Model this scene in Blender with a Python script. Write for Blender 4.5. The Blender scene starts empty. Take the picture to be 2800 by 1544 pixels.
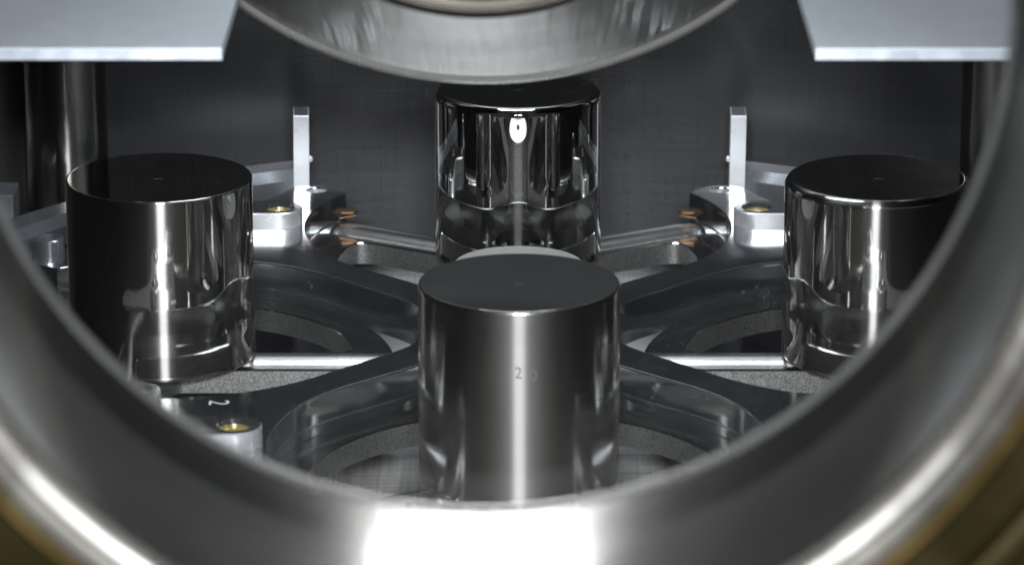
import bpy, bmesh, math, random
from mathutils import Vector, Matrix
from mathutils.geometry import tessellate_polygon

MM = 0.001
R = math.radians
random.seed(7)
scene = bpy.context.scene
col = scene.collection

# ------------------------------------------------------------------ camera
PITCH = 0.2974
cam_d = bpy.data.cameras.new('camera')
cam = bpy.data.objects.new('camera', cam_d)
col.objects.link(cam)
cam.location = (-1.9 * MM, -1103.7 * MM, 360.4 * MM)
cam.rotation_euler = (math.pi / 2 - PITCH, 0, 0)
cam_d.sensor_width = 36.0
cam_d.lens = 36.0 * 10810 / 2800
cam_d.clip_start = 0.01
cam_d.clip_end = 50.0
cam_d.dof.use_dof = True
cam_d.dof.focus_distance = 1.185
cam_d.dof.aperture_fstop = 26.0
scene.camera = cam

# ------------------------------------------------------------------ light
world = bpy.data.worlds.new('World')
scene.world = world
world.use_nodes = True
bg = world.node_tree.nodes['Background']
bg.inputs[0].default_value = (1.0, 0.80, 0.52, 1)
bg.inputs[1].default_value = 0.05


def area_lamp(name, loc, target, sx, sy, watts, color):
    d = bpy.data.lights.new(name, 'AREA')
    d.shape = 'RECTANGLE'
    d.size, d.size_y = sx * MM, sy * MM
    d.energy = watts
    d.color = color
    o = bpy.data.objects.new(name, d)
    col.objects.link(o)
    o.location = Vector(loc) * MM
    v = (Vector(target) - Vector(loc))
    o.rotation_euler = v.to_track_quat('-Z', 'Y').to_euler()
    return o


lamp = area_lamp('flash_lamp', (0, -1090, 428), (0, 0, 20), 210, 50, 19.0, (0.95, 0.97, 1.0))
lamp['label'] = 'flash lamp above the camera lens shining in through the porthole'
lamp['category'] = 'lamp'
lamp = area_lamp('added_top_lamp', (-8, 100, 397), (-8, 90, 0), 150, 90, 0.38, (0.88, 0.94, 1.0))  # guessed lamp, added to lift the interior and its highlights
lamp.data.spread = R(115)
lamp['label'] = 'unseen flat lamp added in the chamber top to lift the interior and its highlights'
lamp['category'] = 'lamp'

lamp = area_lamp('bore_patch_lamp', (-8.4, -290, 217), (-8.4, -290, 0), 20, 74, 0.14, (1.0, 1.0, 1.0))  # unseen lamp added to make the white patch on the bore
lamp['label'] = 'small unseen lamp added for the white patch on the porthole bore'
lamp['category'] = 'lamp'

vs = scene.view_settings
vs.view_transform = 'Standard'
vs.look = 'None'
vs.exposure = 0.0
vs.gamma = 1.0
vs.use_curve_mapping = False
scene.render.engine = 'CYCLES'
scene.cycles.max_bounces = 12
scene.cycles.glossy_bounces = 10
scene.cycles.transparent_max_bounces = 12
scene.cycles.blur_glossy = 0.3
scene.cycles.sample_clamp_indirect = 4.0

# ------------------------------------------------------------------ materials
MATS = {}


def nn(nt, kind, **kw):
    n = nt.nodes.new(kind)
    for k, v in kw.items():
        setattr(n, k, v)
    return n


def noise(nt, scale, vec=(1, 1, 1), detail=4.0, rough=0.55):
    tc = nn(nt, 'ShaderNodeTexCoord')
    mp = nn(nt, 'ShaderNodeMapping')
    mp.inputs['Scale'].default_value = vec
    nt.links.new(tc.outputs['Object'], mp.inputs['Vector'])
    no = nn(nt, 'ShaderNodeTexNoise')
    no.inputs['Scale'].default_value = scale
    no.inputs['Detail'].default_value = detail
    no.inputs['Roughness'].default_value = rough
    nt.links.new(mp.outputs[0], no.inputs['Vector'])
    return no.outputs['Fac']


def ramp(nt, sock, a, b, lo=0.3, hi=0.7):
    m = nn(nt, 'ShaderNodeMapRange')
    m.inputs['From Min'].default_value = lo
    m.inputs['From Max'].default_value = hi
    m.inputs['To Min'].default_value = a
    m.inputs['To Max'].default_value = b
    nt.links.new(sock, m.inputs['Value'])
    return m.outputs[0]


def metal(name, base, rough, var=0.25, vscale=60, bump=0.0, bscale=900, bvec=(1, 1, 1),
          aniso=None, arough=0.3, afac=0.3, axis='Z', diff=0.0, diffc=(0.5, 0.5, 0.5), cvar=0.12, specks=False, dust=0.0, lobe2=None, bdist=0.0001):
    """Metal: a Principled lobe with uneven roughness, an optional lathe-turned
    (anisotropic) lobe, fine relief and an optional dull share."""
    m = bpy.data.materials.new(name)
    m.use_nodes = True
    nt = m.node_tree
    p = nt.nodes['Principled BSDF']
    out = nt.nodes['Material Output']
    p.inputs['Metallic'].default_value = 1.0
    f = noise(nt, vscale)
    nt.links.new(ramp(nt, f, rough * (1 - var), rough * (1 + var)), p.inputs['Roughness'])
    g = noise(nt, vscale * 0.45, detail=6)
    mixc = nn(nt, 'ShaderNodeMix', data_type='RGBA')
    mixc.inputs['A'].default_value = (*[c * (1 - cvar) for c in base], 1)
    mixc.inputs['B'].default_value = (*[min(1, c * (1 + cvar)) for c in base], 1)
    nt.links.new(ramp(nt, g, 0, 1), mixc.inputs['Factor'])
    nt.links.new(mixc.outputs['Result'], p.inputs['Base Color'])
    nrm = None
    if bump > 0:
        b = nn(nt, 'ShaderNodeBump')
        b.inputs['Strength'].default_value = bump
        b.inputs['Distance'].default_value = bdist
        nt.links.new(noise(nt, bscale, bvec, 3.0), b.inputs['Height'])
        nt.links.new(b.outputs[0], p.inputs['Normal'])
        nrm = b.outputs[0]
    sh = p.outputs[0]
    if aniso is not None:
        gl = nn(nt, 'ShaderNodeBsdfAnisotropic')
        gl.inputs['Roughness'].default_value = arough
        gl.inputs['Anisotropy'].default_value = aniso
        nt.links.new(mixc.outputs['Result'], gl.inputs['Color'])
        tg = nn(nt, 'ShaderNodeTangent', direction_type='RADIAL', axis=axis)
        nt.links.new(tg.outputs[0], gl.inputs['Tangent'])
        if nrm:
            nt.links.new(nrm, gl.inputs['Normal'])
        mx = nn(nt, 'ShaderNodeMixShader')
        mx.inputs[0].default_value = afac
        nt.links.new(sh, mx.inputs[1])
        nt.links.new(gl.outputs[0], mx.inputs[2])
        sh = mx.outputs[0]
        if lobe2:
            g2 = nn(nt, 'ShaderNodeBsdfAnisotropic')
            g2.inputs['Roughness'].default_value = lobe2[0]
            g2.inputs['Anisotropy'].default_value = lobe2[1]
            nt.links.new(mixc.outputs['Result'], g2.inputs['Color'])
            nt.links.new(tg.outputs[0], g2.inputs['Tangent'])
            mx = nn(nt, 'ShaderNodeMixShader')
            mx.inputs[0].default_value = lobe2[2]
            nt.links.new(sh, mx.inputs[1])
            nt.links.new(g2.outputs[0], mx.inputs[2])
            sh = mx.outputs[0]
    if diff > 0:
        df = nn(nt, 'ShaderNodeBsdfDiffuse')
        df.inputs[0].default_value = (*diffc, 1)
        mx = nn(nt, 'ShaderNodeMixShader')
        if specks:
            nt.links.new(ramp(nt, noise(nt, 2500, detail=2), diff * 0.3, diff * 2.0, 0.4, 0.68), mx.inputs[0])
        else:
            nt.links.new(ramp(nt, noise(nt, 220, detail=6), diff * 0.93, min(1.0, diff * 1.07)), mx.inputs[0])
        nt.links.new(sh, mx.inputs[1])
        nt.links.new(df.outputs[0], mx.inputs[2])
        sh = mx.outputs[0]
    if dust > 0:
        df = nn(nt, 'ShaderNodeBsdfDiffuse')
        df.inputs[0].default_value = (0.7, 0.72, 0.76, 1)
        mx = nn(nt, 'ShaderNodeMixShader')
        patch = ramp(nt, noise(nt, 45, detail=3), 0.0, 1.0, 0.42, 0.66)
        dot = ramp(nt, noise(nt, 1300, detail=2), 0.0, dust, 0.62, 0.74)
        ml = nn(nt, 'ShaderNodeMath', operation='MULTIPLY')
        nt.links.new(patch, ml.inputs[0])
        nt.links.new(dot, ml.inputs[1])
        nt.links.new(ml.outputs[0], mx.inputs[0])
        nt.links.new(sh, mx.inputs[1])
        nt.links.new(df.outputs[0], mx.inputs[2])
        sh = mx.outputs[0]
    nt.links.new(sh, out.inputs['Surface'])
    MATS[name] = m
    return m


STEEL = (0.62, 0.61, 0.59)
ALU = (0.78, 0.79, 0.81)
M_turned = metal('turned_steel', STEEL, 0.12, lobe2=(0.50, 0.35, 0.14), aniso=0.74, arough=0.33, afac=0.13, bump=0.3, bscale=60, bvec=(0.5, 0.5, 22))
M_mirror = metal('mirror_steel', STEEL, 0.015, aniso=0.80, arough=0.28, afac=0.02, cvar=0.02)
M_polish = metal('polished_steel', STEEL, 0.04, lobe2=(0.42, 0.4, 0.025), aniso=0.80, arough=0.30, afac=0.2, cvar=0.03, bump=0.03, bscale=60, bvec=(0.6, 0.6, 25))
M_spider = metal('polished_aluminium', (0.76, 0.765, 0.78), 0.125, var=0.35, diff=0.022, diffc=(0.5, 0.52, 0.55), cvar=0.1, dust=0.22)
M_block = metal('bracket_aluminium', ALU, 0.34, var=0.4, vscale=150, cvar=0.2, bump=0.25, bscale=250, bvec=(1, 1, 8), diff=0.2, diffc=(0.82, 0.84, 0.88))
M_carrier = metal('carrier_steel', (0.56, 0.56, 0.56), 0.12, diff=0.015, dust=0.3)
M_crown = metal('crown_steel', (0.72, 0.72, 0.71), 0.25, var=0.1, diff=0.02)
M_blast = metal('blasted_steel', (0.36, 0.36, 0.355), 0.40, var=0.3, vscale=4500, bump=0.6, bscale=2500, diff=0.05, specks=True, cvar=0.6)
M_cap = metal('cap_satin', STEEL, 0.35, var=0.1, diff=0.35, diffc=(0.62, 0.62, 0.61), cvar=0.04)
M_shaft = metal('shaft_steel', (0.3, 0.3, 0.3), 0.25)
M_hub = metal('hub_steel', STEEL, 0.25, diff=0.45, diffc=(0.7, 0.7, 0.7))
M_btop = metal('bracket_top', ALU, 0.16, var=0.4, diff=0.05, dust=0.2)
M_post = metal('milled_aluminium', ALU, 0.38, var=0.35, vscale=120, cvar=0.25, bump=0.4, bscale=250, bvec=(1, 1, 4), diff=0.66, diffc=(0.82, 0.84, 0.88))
M_rail = metal('rail_aluminium', (0.55, 0.57, 0.6), 0.26, diff=0.10, diffc=(0.6, 0.64, 0.7), var=0.12, vscale=120)
M_brass = metal('brass', (0.80, 0.62, 0.25), 0.3, diff=0.35, diffc=(0.62, 0.50, 0.18))
M_copper = metal('copper', (0.20, 0.12, 0.07), 0.45, diff=0.3, diffc=(0.10, 0.055, 0.03))
M_plate = metal('sheet_aluminium', (0.55, 0.6, 0.66), 0.42, var=0.3, vscale=150, bump=1.0, bscale=60, bvec=(1, 14, 1), diff=0.8, diffc=(0.76, 0.82, 0.90), cvar=0.12, dust=0.1)
M_plate_edge = metal('sheared_edge', (0.7, 0.74, 0.8), 0.4, bump=0.4, bscale=250, bvec=(1, 1, 1), diff=0.5, diffc=(0.7, 0.77, 0.88), cvar=0.3, vscale=200)
M_cone = metal('housing_steel', (0.34, 0.34, 0.335), 0.12, aniso=0.8, arough=0.3, afac=0.7, axis='Y', var=0.3, bump=1.0, bscale=30, bvec=(4, 0.12, 0.12), bdist=0.002)
M_bore = metal('bore_steel', (0.36, 0.36, 0.355), 0.085, aniso=0.45, arough=0.2, afac=0.5, diff=0.008, diffc=(0.45, 0.45, 0.45), axis='Y', cvar=0.35, var=0.5, vscale=34)  # uneven tone stands in for streaky reflections in the bore
M_edge = metal('bright_edge', (0.6, 0.6, 0.58), 0.28, diff=0.22, diffc=(0.55, 0.55, 0.53))
M_lip = metal('lip_steel', (0.55, 0.55, 0.54), 0.28, diff=0.1)
M_rim = metal('rim_steel', (0.42, 0.41, 0.385), 0.3, diff=0.06, diffc=(0.3, 0.29, 0.26))
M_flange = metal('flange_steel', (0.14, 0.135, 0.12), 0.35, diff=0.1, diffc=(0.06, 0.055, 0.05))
M_gold = metal('gasket_brass', (0.13, 0.095, 0.04), 0.35, diff=0.2, diffc=(0.05, 0.035, 0.01))
M_outer = metal('outer_flange_bronze', (0.035, 0.027, 0.015), 0.4, diff=0.3, diffc=(0.018, 0.014, 0.005))
M_column = metal('column_steel', (0.42, 0.41, 0.38), 0.16, aniso=0.7, arough=0.3, afac=0.4)
M_matt = metal('matt_steel', (0.36, 0.36, 0.35), 0.25, var=0.03, cvar=0.04, dust=0.04, bump=0.05, bscale=40, bvec=(1, 20, 1))
M_mark = metal('etched_mark', (0.75, 0.75, 0.75), 0.5, diff=0.6, diffc=(0.8, 0.8, 0.8))
M_centre = metal('centre_dash', (0.4, 0.4, 0.4), 0.4, diff=0.2, diffc=(0.3, 0.3, 0.3))  # thin grey dash near the middle of each top
M_ink = metal('engraved_dark', (0.3, 0.3, 0.31), 0.5, diff=0.3, diffc=(0.08, 0.08, 0.09))
M_black = metal('cavity_shade', (0.04, 0.04, 0.042), 0.35, diff=0.3, diffc=(0.012, 0.012, 0.013))  # shade inside the nose cavity put into the colour
M_white = metal('scale_white', (0.8, 0.8, 0.8), 0.5, diff=0.9, diffc=(0.75, 0.77, 0.8))


def brushed(name, base, rough, diff, tone, va=(90, 90, 1.5), vb=(1.5, 1.5, 90), sc=20):
    m = bpy.data.materials.new(name)
    m.use_nodes = True
    nt = m.node_tree
    p = nt.nodes['Principled BSDF']
    p.inputs['Metallic'].default_value = 1.0
    a = noise(nt, sc, va, 4.0, 0.7)
    b = noise(nt, sc, vb, 4.0, 0.7)
    mx = nn(nt, 'ShaderNodeMath', operation='ADD')
    nt.links.new(a, mx.inputs[0])
    nt.links.new(b, mx.inputs[1])
    hf = nn(nt, 'ShaderNodeMath', operation='MULTIPLY')
    hf.inputs[1].default_value = 0.5
    nt.links.new(mx.outputs[0], hf.inputs[0])
    c = nn(nt, 'ShaderNodeMix', data_type='RGBA')
    c.inputs['A'].default_value = (*[x * 0.75 for x in base], 1)
    c.inputs['B'].default_value = (*[x * 1.25 for x in base], 1)
    nt.links.new(ramp(nt, hf.outputs[0], 0, 1, 0.35, 0.65), c.inputs['Factor'])
    nt.links.new(c.outputs['Result'], p.inputs['Base Color'])
    nt.links.new(ramp(nt, hf.outputs[0], rough * 1.2, rough * 0.8, 0.35, 0.65), p.inputs['Roughness'])
    bp = nn(nt, 'ShaderNodeBump')
    bp.inputs['Strength'].default_value = 0.05
    bp.inputs['Distance'].default_value = 0.0001
    nt.links.new(hf.outputs[0], bp.inputs['Height'])
    nt.links.new(bp.outputs[0], p.inputs['Normal'])
    df = nn(nt, 'ShaderNodeBsdfDiffuse')
    c2 = nn(nt, 'ShaderNodeMix', data_type='RGBA')
    c2.inputs['A'].default_value = (*[x * 0.6 for x in tone], 1)
    c2.inputs['B'].default_value = (*[x * 1.4 for x in tone], 1)
    nt.links.new(ramp(nt, hf.outputs[0], 0, 1, 0.35, 0.65), c2.inputs['Factor'])
    nt.links.new(c2.outputs['Result'], df.inputs[0])
    ms = nn(nt, 'ShaderNodeMixShader')
    ms.inputs[0].default_value = diff
    nt.links.new(p.outputs[0], ms.inputs[1])
    nt.links.new(df.outputs[0], ms.inputs[2])
    nt.links.new(ms.outputs[0], nt.nodes['Material Output'].inputs['Surface'])
    return m


M_wall = brushed('brushed_wall', (0.21, 0.21, 0.22), 0.33, 0.12, (0.03, 0.03, 0.0325))
M_floor = brushed('brushed_floor', (0.36, 0.36, 0.35), 0.36, 0.7, (0.23, 0.226, 0.215), (70, 2, 1), (2, 70, 1), 12)


def glass_mat():
    m = bpy.data.materials.new('window_glass')
    m.use_nodes = True
    nt = m.node_tree
    nt.nodes.remove(nt.nodes['Principled BSDF'])
    tr = nn(nt, 'ShaderNodeBsdfTransparent')
    tr.inputs[0].default_value = (0.985, 0.992, 0.988, 1)
    gl = nn(nt, 'ShaderNodeBsdfGlossy')
    gl.inputs['Roughness'].default_value = 0.02
    lw = nn(nt, 'ShaderNodeFresnel')
    lw.inputs['IOR'].default_value = 1.3
    mx = nn(nt, 'ShaderNodeMixShader')
    nt.links.new(lw.outputs[0], mx.inputs[0])
    nt.links.new(tr.outputs[0], mx.inputs[1])
    nt.links.new(gl.outputs[0], mx.inputs[2])
    nt.links.new(mx.outputs[0], nt.nodes['Material Output'].inputs['Surface'])
    return m


M_glass = glass_mat()

# ------------------------------------------------------------------ helpers


def empty(name, loc, label, cat, group=None):
    o = bpy.data.objects.new(name, None)
    o.empty_display_size = 0.01
    col.objects.link(o)
    o.location = Vector(loc) * MM
    tag(o, label, cat, group)
    return o


def tag(o, label, cat, group=None):
    o['label'] = label
    o['category'] = cat
    if group:
        o['group'] = group
    return o


def link(name, verts, faces, mat, parent=None, smooth=None):
    """verts in mm; children are given in the parent's own frame."""
    me = bpy.data.meshes.new(name)
    me.from_pydata([Vector(v) * MM for v in verts], [], faces)
    bm = bmesh.new()
    bm.from_mesh(me)
    bmesh.ops.recalc_face_normals(bm, faces=bm.faces)
    if smooth is not None:
        for f in bm.faces:
            f.smooth = True
        for e in bm.edges:
            if len(e.link_faces) == 2 and e.calc_face_angle(0) > R(smooth):
                e.smooth = False
    bm.to_mesh(me)
    bm.free()
    me.materials.append(mat)
    o = bpy.data.objects.new(name, me)
    col.objects.link(o)
    if smooth is not None:
        w = o.modifiers.new('weighted_normal', 'WEIGHTED_NORMAL')
        w.keep_sharp = True
        w.weight = 100
    if parent:
        o.parent = parent
    return o


def lathe(name, prof, mat, parent=None, n=160, axis='Z', c=(0, 0, 0), smooth=25, closed=False, a0=0.0, a1=2 * math.pi):
    """prof: (radius, height) pairs turned about an axis through c."""
    full = abs(a1 - a0 - 2 * math.pi) < 1e-6
    m = n if full else n + 1
    V, F = [], []
    idx = []
    for (r, h) in prof:
        if r < 1e-6:
            idx.append([len(V)] * m)
            V.append((0, 0, h))
        else:
            row = []
            for k in range(m):
                a = a0 + (a1 - a0) * k / n
                row.append(len(V))
                V.append((r * math.cos(a), r * math.sin(a), h))
            idx.append(row)
    L = len(prof)
    for i in range(L if closed else L - 1):
        A, B = idx[i], idx[(i + 1) % L]
        for k in range(n):
            k2 = (k + 1) % m if full else k + 1
            q = [A[k], A[k2], B[k2], B[k]]
            f = []
            for v in q:
                if v not in f:
                    f.append(v)
            if len(f) > 2:
                F.append(f)
    if not full and closed:
        F.append([idx[i][0] for i in range(L)])
        F.append([idx[i][-1] for i in range(L)][::-1])
    if axis == 'Y':                      # axis along +Y: height -> y
        V = [(x, h, y) for (x, y, h) in V]
    V = [(x + c[0], y + c[1], z + c[2]) for (x, y, z) in V]
    return link(name, V, F, mat, parent, smooth)


def offset_poly(P, d):
    """Move every vertex of a counter-clockwise outline inward by d."""
    n = len(P)
    out = []
    for i in range(n):
        a, b, c = Vector(P[i - 1]), Vector(P[i]), Vector(P[(i + 1) % n])
        e1 = (b - a).normalized()
        e2 = (c - b).normalized()
        n1 = Vector((-e1.y, e1.x))
        n2 = Vector((-e2.y, e2.x))
        h = n1 + n2
        if h.length < 1e-6:
            h = n1.copy()
        h.normalize()
        k = 1.0 / max(0.4, h.dot(n1))
        q = b + h * (d * k)
        out.append((q.x, q.y))
    return out


def area(P):
    return 0.5 * sum(P[i][0] * P[(i + 1) % len(P)][1] - P[(i + 1) % len(P)][0] * P[i][1] for i in range(len(P)))


def ccw(P):
    return P if area(P) > 0 else P[::-1]


def slab(name, outer, holes, layers, mat, parent=None, smooth=30, hole_layers=None):
    """Plate with holes: layers is a list of (inset, z) from bottom to top."""
    outer = ccw(outer)
    holes = [ccw(h) for h in holes]
    loops = [(outer, layers, 1)] + [(h, hole_layers or [(0, layers[0][1]), (0, layers[-1][1] - 0.3), (-0.3, layers[-1][1])], 1) for h in holes]
    V, F = [], []
    ends = []
    for P, lay, s in loops:
        rows = []
        for (d, z) in lay:
            Q = offset_poly(P, d) if d else P
            rows.append(list(range(len(V), len(V) + len(Q))))
            V += [(x, y, z) for (x, y) in Q]
        n = len(P)
        for i in range(len(rows) - 1):
            for k in range(n):
                F.append([rows[i][k], rows[i][(k + 1) % n], rows[i + 1][(k + 1) % n], rows[i + 1][k]])
        ends.append((rows[0], rows[-1]))
    for w in (0, 1):
        polys = []
        flat = []
        for e in ends:
            polys.append([Vector((V[i][0], V[i][1], 0)) for i in e[w]])
            flat += e[w]
        for t in tessellate_polygon(polys):
            F.append([flat[i] for i in t])
    return link(name, V, F, mat, parent, smooth)


def box(name, x0, x1, y0, y1, z0, z1, mat, parent=None, bev=0.3):
    return slab(name, [(x0, y0), (x1, y0), (x1, y1), (x0, y1)], [],
                [(bev, z0), (0, z0 + bev), (0, z1 - bev), (bev, z1)], mat, parent, 20)


def arc(cx, cy, r, a0, a1, n):
    return [(cx + r * math.cos(R(a0 + (a1 - a0) * i / n)), cy + r * math.sin(R(a0 + (a1 - a0) * i / n))) for i in range(n + 1)]


def circ(cx, cy, r, n=40):
    return arc(cx, cy, r, 0, 360, n)[:-1]


def fillet(P, rad, n=8):
    """Round the corners of a polygon."""
    out = []
    m = len(P)
    for i in range(m):
        a, b, c = Vector(P[i - 1]), Vector(P[i]), Vector(P[(i + 1) % m])
        r = rad[i] if isinstance(rad, (list, tuple)) else rad
        if r <= 0:
            out.append((b.x, b.y))
            continue
        u = (a - b).normalized()
        v = (c - b).normalized()
        ang = u.angle(v)
        t = min(r / math.tan(ang / 2), 0.48 * (a - b).length, 0.48 * (c - b).length)
        p0, p1 = b + u * t, b + v * t
        for k in range(n + 1):
            s = k / n
            q = p0 * (1 - s) ** 2 + b * 2 * s * (1 - s) + p1 * s ** 2
            out.append((q.x, q.y))
    return out


def smooth_poly(P, sub=3):
    """Catmull-Rom through an open list of points."""
    out = []
    for i in range(len(P) - 1):
        p0 = Vector(P[max(i - 1, 0)])
        p1, p2 = Vector(P[i]), Vector(P[i + 1])
        p3 = Vector(P[min(i + 2, len(P) - 1)])
        for k in range(sub):
            t = k / sub
            q = 0.5 * ((2 * p1) + (-p0 + p2) * t + (2 * p0 - 5 * p1 + 4 * p2 - p3) * t * t + (-p0 + 3 * p1 - 3 * p2 + p3) * t ** 3)
            out.append((q.x, q.y))
    out.append(tuple(P[-1]))
    return out


def text_mesh(s, size):
    """Outline of a text as verts (mm, centred) and faces."""
    cu = bpy.data.curves.new('t', 'FONT')
    cu.body = s
    cu.size = size
    cu.align_x = 'CENTER'
    cu.align_y = 'CENTER'
    o = bpy.data.objects.new('t', cu)
    col.objects.link(o)
    dg = bpy.context.evaluated_depsgraph_get()
    me = bpy.data.meshes.new_from_object(o.evaluated_get(dg))
    bm = bmesh.new()
    bm.from_mesh(me)
    bmesh.ops.triangulate(bm, faces=bm.faces)
    bmesh.ops.subdivide_edges(bm, edges=[e for e in bm.edges if e.calc_length() > size * 0.12], cuts=2)
    V = [tuple(v.co) for v in bm.verts]
    F = [[v.index for v in f.verts] for f in bm.faces]
    bm.free()
    bpy.data.objects.remove(o)
    bpy.data.meshes.remove(me)
    return V, F


def structure(o):
    o['kind'] = 'structure'
    return o


# ------------------------------------------------------------------ chamber
CH_R, CH_Y = 360.0, -145.0            # chamber wall: radius and centre
Z_FL, Z_TOP = -45.0, 400.0
PX, PZ = -6.8, 215.3                  # axis of the porthole
N = 220
a_open = math.degrees(math.asin(130 / CH_R))
pts = arc(0, CH_Y, CH_R, -90 + a_open, 270 - a_open, N)
V = [(x, y, Z_FL) for x, y in pts] + [(x, y, Z_TOP) for x, y in pts]
wall = link('wall', V, [[i, i + 1, N + 2 + i, N + 1 + i] for i in range(N)], M_wall, None, 30)
structure(wall)
floor = link('floor', [(x, y, Z_FL - 0.5) for x, y in circ(0, CH_Y, CH_R + 4, 96)], [list(range(96))], M_wall)
structure(floor)
ceil = link('ceiling', [(x, y, Z_TOP) for x, y in circ(0, CH_Y, CH_R + 4, 96)], [list(range(96))], M_wall)
structure(ceil)
yf = CH_Y - CH_R * math.cos(R(a_open))
front_plate = slab('front_wall', [(-131, Z_FL), (131, Z_FL), (131, Z_TOP), (-131, Z_TOP)], [circ(PX, PZ, 86.6, 120)],
                   [(0, -3), (0, 0)], M_wall, None, 30, [(0, -3), (0, 0)])
front_plate.rotation_euler = (math.pi / 2, 0, 0)
front_plate.location = (0, yf * MM, 0)
structure(front_plate)

base = slab('base_plate', [(-150, -440), (150, -440), (150, -120), (100, -2), (-100, -2), (-150, -120)], [], [(0, Z_FL - 0.4), (0, -30.4), (0.4, -30)], M_floor)  # carried forward unseen to brighten reflections in the weights
structure(base)

# ------------------------------------------------------------------ porthole
port = empty('porthole', (PX, -541, PZ), 'round steel porthole framing the whole view, its turned bore out of focus', 'porthole')
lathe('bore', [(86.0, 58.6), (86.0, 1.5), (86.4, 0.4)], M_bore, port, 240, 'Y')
lathe('bright_lip', [(86.02, 58.62), (85.5, 59.6), (85.3, 60.4), (85.4, 61.2), (86.4, 61.9)], M_lip, port, 240, 'Y', smooth=50)  # edge shape added to catch the lamp as a bright band
lathe('rim', [(86.42, 0.38), (87.0, -0.9), (88.2, -1.8), (89.2, -2.0)], M_rim, port, 240, 'Y', smooth=50)
lathe('seal_groove', [(89.22, -2.0), (89.4, 0.8), (90.0, 0.8), (90.2, -1.2)], M_ink, port, 240, 'Y')
lathe('inner_flange', [(90.22, -1.2), (90.8, -1.8), (93.4, -1.9)], M_flange, port, 240, 'Y', smooth=50)
lathe('gasket', [(93.42, -1.9), (94.0, -2.8), (95.0, -2.9), (95.6, -2.0)], M_gold, port, 240, 'Y', smooth=50)
lathe('outer_flange', [(95.62, -2.0), (96.4, 1.0), (103, 1.2), (104, -2.2), (106, -3.0), (108, -2.4), (109, 3), (150, 3.4), (152, 8), (152, 40)], M_outer, port, 240, 'Y', smooth=40)
lathe('window_pane', [(0, 40), (85.9, 40)], M_glass, port, 96, 'Y')

# ------------------------------------------------------------------ turntable
ZS = 9.4
RM = 104.2                              # weights stand this far from the axis
half = smooth_poly([(0, 25), (-9, 26.5), (-17.8, 30.2), (-26, 36.2), (-33.3, 43.2), (-41, 50.5), (-49, 58.0),
                    (-54.2, 64), (-58.4, 70), (-61.8, 76.5), (-64.4, 84.0)], 3)[:-1]
half += arc(0, RM, 67.4, 197.3, 146.5, 26)
half += smooth_poly([(-57.2, 143.6), (-59.0, 146.2), (-62.3, 149.6), (-67, 151.3), (-71.8, 150.4), (-75.2, 146.4),
                     (-78.4, 139.4), (-84.9, 128.9), (-92, 120.5), (-100, 116.0), (-107, 114.4), (-112.4, 112.4)], 3)
quarter = half + [(-y, -x) for (x, y) in half[::-1]][1:]        # mirrored about the diagonal
outline = []
for k in range(4):
    c, s = round(math.cos(R(90 * k))), round(math.sin(R(90 * k)))
    outline += [(x * c - y * s, x * s + y * c) for (x, y) in quarter[:-1]]
PADS = []
for k in range(4):
    c, s = round(math.cos(R(90 * k))), round(math.sin(R(90 * k)))
    for (x, y) in ((-66.2, 144.7), (-144.7, 66.2)):
        PADS.append((x * c - y * s, x * s + y * c))
table = empty('turntable', (0, 0, -45), 'polished aluminium cross shaped turntable carrying the four steel weights', 'turntable')


def up(z):
    return z + 45.0


spider = slab('cross_body', outline, [circ(x, y, 3.1, 28) for x, y in PADS],
              [(0.0, up(-3.6)), (0, up(0.6)), (0.7, up(0.75)), (0.7, up(1.7)), (0, up(1.85)), (0, up(ZS - 0.55)), (0.2, up(ZS - 0.2)), (0.55, up(ZS))], M_spider, table, 35)
lathe('shaft', [(0, 0), (34, 0), (34, 6), (24, 8), (24, up(-3.7)), (0, up(-3.7))], M_shaft, table, 96)
prof = [(18.6, up(ZS))]
z = ZS + 0.6
while z < 26.0:
    prof += [(18.6, up(z)), (18.6, up(z + 0.45)), (18.1, up(z + 0.6)), (18.1, up(z + 0.95))]
    z += 1.1
hub = lathe('hub', prof + [(18.6, up(26.6)), (3.9, up(26.6)), (3.9, up(18)), (0, up(18))], M_hub, table, 120, smooth=30)
lathe('cap', [(18.6, up(26.62)), (19, up(26.8)), (19, up(27.3)), (18.7, up(27.7)), (4.3, up(27.7)), (3.9, up(27.4)), (3.9, up(26.62))], M_cap, hub, 120, smooth=30, closed=True)

TXT2, TXF2 = text_mesh('2', 8.6)
ca, sa = math.cos(R(-90)), math.sin(R(-90))


def slotted_screw(parent, x, y, ztop, r=3.6, rot=0.3):
    """Brass slotted screw head."""
    n = 32
    V, F = [], []
    w = 0.5
    g = []
    # two half discs with a slot between them
    for s in (1, -1):
        P = []
        a0 = math.degrees(math.asin(w / r))
        for (px, py) in arc(0, 0, r, a0, 180 - a0, 18):
            P.append((px, py * s))
        if s < 0:
            P = P[::-1]
        b = len(V)
        m = len(P)
        V += [(px, py, ztop) for px, py in P] + [(px, py, ztop - 1.2) for px, py in P]
        F.append(list(range(b, b + m)))
        for k in range(m):
            F.append([b + k, b + (k + 1) % m, b + m + (k + 1) % m, b + m + k])
    b = len(V)
    V += [(px, py, ztop - 1.0) for px, py in circ(0, 0, r, n)]
    F.append(list(range(b, b + n)))
    c, s = math.cos(rot), math.sin(rot)
    V = [(x + px * c - py * s, y + px * s + py * c, z) for px, py, z in V]
    return link('screw', V, F, M_brass, parent, 30)


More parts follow.
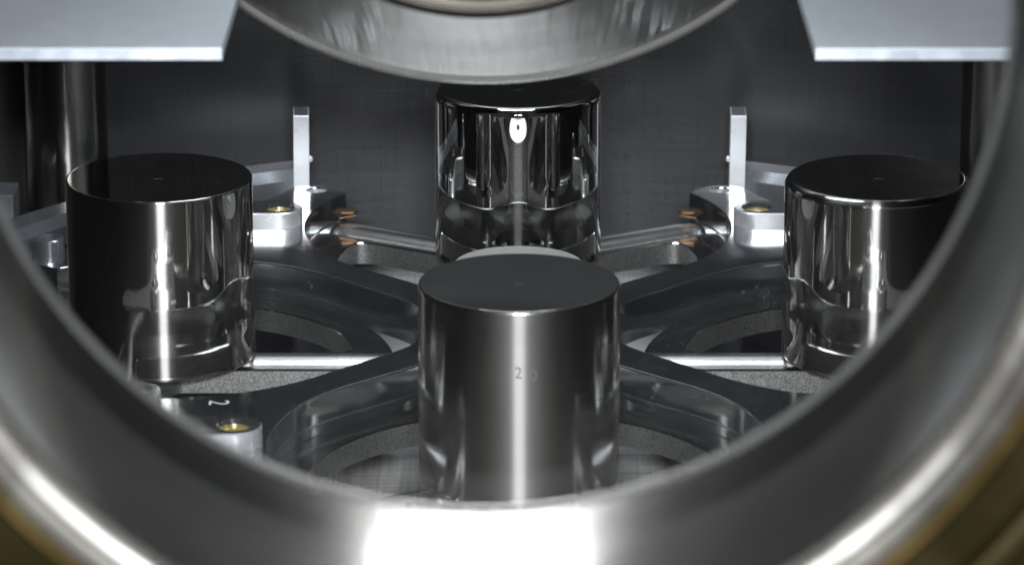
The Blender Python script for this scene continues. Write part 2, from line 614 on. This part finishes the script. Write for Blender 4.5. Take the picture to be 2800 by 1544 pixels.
# L-shaped brackets, one on each lobe (screws are their sub-parts)
e, cc = 105.6, 76.0
wd = 7.4
bracket0 = arc(-cc, e, wd, -90, 90, 16)
bracket0 += [(-96, e + wd)] + smooth_poly([(-99, e + wd + 0.2), (-105, e + wd + 0.4), (-110.5, e + wd - 2.0), (-113.0, 110.5)], 4)
bracket0 += [(-y, -x) for (x, y) in smooth_poly([(-99, e + wd + 0.2), (-105, e + wd + 0.4), (-110.5, e + wd - 2.0)], 4)[::-1]]
bracket0 += [(-e - wd, 96)] + [(-y, -x) for (x, y) in arc(-cc, e, wd, -90, 90, 16)[::-1]]
bracket0 += smooth_poly([(-98.2, 84), (-97.4, 90), (-95.2, 95.2), (-90, 97.4), (-84, 98.2)], 4)
for k in range(4):
    c, s = round(math.cos(R(90 * k))), round(math.sin(R(90 * k)))
    rot = lambda P: [(x * c - y * s, x * s + y * c) for (x, y) in P]
    holes = rot([(-cc, e), (-e, cc), (-103.6, 103.6)])
    br = slab('bracket', rot(bracket0), [circ(x, y, 4.7, 32) for x, y in holes],
              [(0.0, up(ZS + 0.05)), (0, up(ZS + 5.0)), (0.4, up(ZS + 5.4))], M_block, table, 35,
              [(0.6, up(ZS + 0.05)), (0.6, up(ZS + 4.2)), (-0.25, up(ZS + 5.4))])
    br.data.materials.append(M_btop)
    for p in br.data.polygons:
        c3 = p.center / MM
        if p.normal.z > 0.9 or min(math.hypot(c3.x - x, c3.y - y) for x, y in holes) < 5.2:
            p.material_index = 1
    for j, (x, y) in enumerate(holes):
        slotted_screw(br, x, y, up(ZS + 3.6), 3.9, 0.4 + 1.3 * j + k)
# engraved station number on the top of the cross
V = [(-83.0 + (x * ca - y * sa) * 0.95, -71.4 + (x * sa + y * ca), up(ZS + 0.06)) for x, y, zz in TXT2]
link('engraved_number', V, TXF2, M_mark, table)
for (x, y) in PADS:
    lathe('lit_hole_wall', [(3.08, up(-3.5)), (3.08, up(ZS - 0.5)), (2.75, up(ZS - 0.6)), (2.7, up(-3.5))], M_block, table, 32, c=(x, y, 0), closed=True)  # bright tube added so the hole walls look lit
# bushing in the far side hole
lathe('bushing', [(4.6, up(ZS)), (4.6, up(ZS + 6.6)), (4.2, up(ZS + 7.0)), (3.3, up(ZS + 7.0)), (3.1, up(ZS + 6.7)), (3.1, up(ZS - 6)), (0, up(ZS - 6))],
      M_rail, table, 48, c=(-144.7, 66.2, 0))

# ------------------------------------------------------------------ carriers
NAMES = ['front', 'right', 'back', 'left']
ANG = [-90, 0, 90, 180]
CLAB = ['steel three-spoke carrier ring under the weight numbered 20',
        'steel three-spoke carrier ring under the round-edged weight beside a copper strip and steel column',
        'steel three-spoke carrier ring between the two white posts, under the mirror weight',
        'steel three-spoke carrier ring under the sharp-edged weight next to the engraved 2']
ZR0, ZR1 = -9.0, -2.0
HOLE = []
hb = 8.6
for a in (0, 120, 240):
    u = Vector((math.cos(R(a)), math.sin(R(a))))
    v = Vector((math.cos(R(a + 120)), math.sin(R(a + 120))))
    nu = Vector((-u.y, u.x))
    nv = Vector((v.y, -v.x))
    ri = 57.2
    su = math.sqrt(ri * ri - hb * hb)
    p0 = u * su + nu * hb
    p1 = v * su + nv * hb
    inn = (u + v).normalized() * (hb / math.sin(R(60)))
    a0 = math.degrees(math.atan2(p0.y, p0.x))
    a1 = a0 + (120 - 2 * math.degrees(math.asin(hb / ri)))
    P = [(inn.x, inn.y)] + arc(0, 0, ri, a0, a1, 24)
    rads = [4.0, 7.0] + [0] * 23 + [7.0]
    # long straight edges meet the arc in a rounded corner
    q0, q1 = Vector(P[1]), Vector(P[-1])
    P2 = [(inn.x, inn.y), (q0.x, q0.y)] + P[5:-4] + [(q1.x, q1.y)]
    rads = [4.0, 7.5] + [0] * (len(P2) - 3) + [7.5]
    HOLE.append(fillet(P2, rads, 8))


# the ring is open on the side away from the axis
da = math.degrees(math.asin(hb / 67.6))
vv = (hb / math.sin(R(60)))
RING = fillet(arc(0, 0, 67.6, -120 - da, 120 + da, 90) + [(-vv, 0)], [2.0] + [0] * 89 + [2.0, 5.0], 6)


def crown_mesh():
    V, F = [], []
    n, m = 28, 2
    hw, cr = 7.2, 8.8
    xs = [3.0, 66.6]
    for xx in xs:
        for k in range(n + 1):
            t = -1 + 2 * k / n
            V.append((xx, t * hw, math.sqrt(cr * cr - t * t * hw * hw) - cr))
    for k in range(n):
        F.append([k, k + 1, n + 2 + k, n + 1 + k])
    b = len(V)
    for xx in xs:
        V += [(xx, hw, -4.4), (xx, -hw, -4.4)]
    F += [[n, b, b + 2, 2 * n + 1], [0, n + 1, b + 3, b + 1], list(range(n + 1)) + [b, b + 1], list(range(n + 1, 2 * n + 2)) + [b + 2, b + 3]]
    return V, F


CR = crown_mesh()
for i in range(4):
    a = ANG[i]
    cx, cy = RM * math.cos(R(a)), RM * math.sin(R(a))
    t = empty('weight_carrier', (cx, cy, ZR0), CLAB[i], 'carrier', 'three-spoke carriers on the turntable')
    rz = R(a + 180)
    t.rotation_euler = (0, 0, rz)
    ring = slab('ring', RING, HOLE[:1] + HOLE[2:], [(0.3, 0), (0, 0.3), (0, 6.6), (0.4, 7.0)], M_carrier, t, 30,
                [(0, 0), (0, 6.7), (-0.35, 7.0)])
    ring.data.materials.append(M_blast)
    for p in ring.data.polygons:
        c3 = p.center / MM
        rr = math.hypot(c3.x, c3.y)
        if abs(p.normal.z) < 0.3 and rr < 62:
            p.material_index = 1
    for k in range(3):
        c, s = math.cos(R(120 * k)), math.sin(R(120 * k))
        link('spoke', [(x * c - y * s, x * s + y * c, z + 9.0) for x, y, z in CR[0]], CR[1], M_crown, t, 30)

# ------------------------------------------------------------------ weights


def weight(name, label, a, D, H, fil, mat, top=None, fillet_bottom=1.2):
    cx, cy = RM * math.cos(R(a)), RM * math.sin(R(a))
    t = empty(name, (cx, cy, 0.03), label, 'weight', None)
    r = D / 2
    prof = [(0, 0), (r - fillet_bottom, 0)]
    for k in range(1, 9):
        q = R(-90 + 90 * k / 8)
        prof.append((r - fillet_bottom + fillet_bottom * math.cos(q), fillet_bottom + fillet_bottom * math.sin(q)))
    prof.append((r, fillet_bottom + 0.25))
    prof.append((r, H - fil - 0.25))
    for k in range(0, 11):
        q = R(90 * k / 10)
        prof.append((r - fil + fil * math.cos(q), H - fil + fil * math.sin(q)))
    prof += [(r - fil - 0.3, H), (0, H)]
    body = lathe('body', prof, mat, t, 256, smooth=20)
    if top:
        body.data.materials.append(top)
        for p in body.data.polygons:
            if p.normal.z > 0.98 and p.center.z > H * MM * 0.9:
                p.material_index = 1
    link('centre_mark', [(-1.3, -2.1, H + 0.02), (1.3, -2.1, H + 0.02), (1.3, -1.85, H + 0.02), (-1.3, -1.85, H + 0.02)], [[0, 1, 2, 3]], M_centre, t)
    return t


w_front = weight('weight', 'turned steel cylinder weight engraved 20 with a matt grey top', -90, 53.6, 54.2, 0.8, M_turned, M_matt)
M_top = metal('mirror_top', STEEL, 0.03, cvar=0.02, dust=0.1)
w_right = weight('weight', 'mirror polished cylinder weight with rounded top edge, beside the right-hand copper strip', 0, 54, 54, 2.4, M_polish, M_top)
w_back = weight('weight', 'mirror polished cylinder weight standing between the two white posts', 90, 52.6, 54, 2.6, M_mirror, M_top)
w_left = weight('weight', 'polished cylinder weight with sharp top edge next to the engraved 2', 180, 54, 54, 0.45, M_polish, M_top)
w_right['label'] = 'mirror polished cylinder weight with a softly rounded top edge and black sheen'
for ch, ang in (('2', -90.6), ('0', -82.2)):
    TV, TF = text_mesh(ch, 4.4)
    r = 26.8 + 0.015
    V = []
    for x, y, zz in TV:
        q = R(ang) + (x * 0.95) / r
        V.append((r * math.cos(q), r * math.sin(q), 37.6 - (0.7 if ch == '0' else 0) + y))
    link('engraved_digit', V, TF, M_ink, w_front, 30)

# ------------------------------------------------------------------ rails, posts, blocks
for s, side in ((-1, 'left'), (1, 'right')):
    t = empty('curved_rail', (0, 0, Z_FL), 'curved aluminium rail behind the %s weight' % ('sharp-edged' if s < 0 else 'round-edged'), 'rail', 'curved rails round the turntable')
    a0, a1 = (112.6, 150) if s < 0 else (30, 67.4)
    lathe('rail', [(184, up(0.5)), (196.5, up(0.5)), (197, up(1)), (197, up(8.9)), (196.5, up(9.4)), (186.8, up(9.4)), (184, up(6.2))], M_rail, t, 60,
          closed=True, a0=R(a0), a1=R(a1), smooth=20)
    for aa in (0.2, 0.8):
        q = R(a0 + (a1 - a0) * aa)
        lathe('leg', [(0, 0), (4, 0), (4, up(0.6)), (0, up(0.6))], M_rail, t, 24, c=(190 * math.cos(q), 190 * math.sin(q), 0))
    p = empty('support_post', (s * 72.6, 168, Z_FL), 'upright square aluminium post lit white, at the end of the rail by the %s copper strip' % side, 'post', 'white posts behind the turntable')
    p.rotation_euler = (0, R(0.5), R(3.0 if s < 0 else -1.5))
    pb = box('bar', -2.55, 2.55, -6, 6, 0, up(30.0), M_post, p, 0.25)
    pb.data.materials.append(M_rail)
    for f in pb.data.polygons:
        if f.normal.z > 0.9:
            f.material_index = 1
    lathe('pin', [(0, -1.0), (0.7, -1.0), (0.9, -0.8), (0.9, 1.0), (0, 1.0)], M_block, p, 20, 'Y', c=(s * -3.0, -3.0, up(14.5)))
    p['label'] = ('upright square aluminium post lit white beside the sharp-edged weight' if s < 0 else
                  'upright square aluminium post lit white beside the round-edged weight')

blk = empty('support_block', (-176, 140, Z_FL), 'grey metal block standing beside the steel column, cut by the porthole', 'block')
box('body', -12, 12, -8, 8, 0, up(11.2), M_rail, blk, 0.4)

for s in (-1, 1):
    t = empty('steel_column', (s * (150 if s < 0 else 160), 168 if s < 0 else 160, Z_FL),
              'upright brushed steel column %s' % ('behind the sharp-edged weight' if s < 0 else 'behind the round-edged weight'), 'column', 'columns at the chamber wall')
    lathe('tube', [(13.5, 0), (13.5, 440)], M_column, t, 64)
    lathe('foot', [(13.5, 0), (17, 0), (17, 4), (13.5, 4)], M_rail, t, 64)

# copper spring strips
for s in (-1, 1):
    t = empty('copper_strip', (s * 60, 141, -2), 'small bent copper spring strip at the %s pad of the turntable' % ('sharp-edged weight side' if s < 0 else 'round-edged weight side'), 'strip', 'copper strips')
    V, F = [], []
    P = fillet([(-6, -1.8), (7.2, -1.8), (7.2, 1.8), (-6, 1.8)], [0, 1.6, 1.6, 0], 5)
    P = [(x * -s, y) for x, y in P]
    slab('blade', P, [], [(0, 4.8), (0, 5.4), (0.1, 5.5)], M_copper, t, 30)
    Q = [(7.0, 4.7), (7.1, 4.2), (-4.5, 2.0), (-5.0, 2.4), (6.6, 4.5)]
    Q = [(x * -s, z) for x, z in Q]
    V = [(x, -1.8, z) for x, z in Q] + [(x, 1.8, z) for x, z in Q]
    n = len(Q)
    F = [list(range(n)), list(range(n, 2 * n))] + [[k, (k + 1) % n, n + (k + 1) % n, n + k] for k in range(n)]
    link('bent_leg', V, F, M_copper, t)

# ------------------------------------------------------------------ shelves and housing above
for s in (-1, 1):
    x0 = -70.2 if s < 0 else 69.6
    t = empty('shelf_plate', (s * 200, -130, 137.4), 'flat sheet aluminium shelf plate with a %s sheared edge' % ('plain' if s < 0 else 'notched bright'), 'plate', 'shelf plates above the turntable')
    xa, xb = sorted((x0 - s * 200, s * 130))
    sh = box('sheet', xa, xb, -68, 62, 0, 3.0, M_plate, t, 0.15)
    sh.data.materials.append(M_flange)              # underside darkened to cut light bounced into the bore
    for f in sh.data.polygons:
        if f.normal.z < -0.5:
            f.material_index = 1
    box('front_edge', xa + 0.3, xb, -68.5, -68.02, 0.2, 2.7, M_plate_edge, t, 0.1)
    # arm that holds the plate off the chamber wall
    xc, xd = sorted((s * 90, s * 150))
    box('wall_arm', xc, xd, 20, 50, -6, -0.02, M_rail, t, 0.4)

t = empty('conical_housing', (-8.9, -123, 219.8), 'turned steel conical housing hanging over the turntable', 'housing')
lathe('cone', [(100, 40), (104.5, 3.6), (105.2, 3.0), (104.3, -3.0), (103.9, -4.0), (64.0, -111.0), (63.6, -112)], M_cone, t, 240, 'Y', smooth=40)
lathe('edge_ring', [(105.2, 3.0), (106.9, 2.2), (107.4, 1.0), (107.0, -0.2), (106.0, -0.6), (106.3, -1.0), (106.5, -1.8), (105.6, -2.8), (104.3, -3.02)], M_edge, t, 240, 'Y', smooth=60)
lathe('groove', [(63.6, -112.02), (61.6, -110), (61.3, -118)], M_ink, t, 200, 'Y', smooth=20)
lathe('nose', [(61.28, -118.02), (60.9, -119.6), (60.2, -119.9), (59.7, -119.4), (59.2, -120.2), (58.6, -120.8), (58.0, -120.3), (57.2, -121.6), (56.6, -121.8)], M_flange, t, 200, 'Y', smooth=40)
lathe('nose_face', [(56.58, -121.8), (55, -60), (20, -30), (0, -30)], M_black, t, 120, 'Y', smooth=30)  # coloured black so the bore mirrors no lit face here
# stem up to the chamber top
lathe('stem', [(22, 60), (22, 181)], M_cone, t, 64, c=(0, 30, 0))
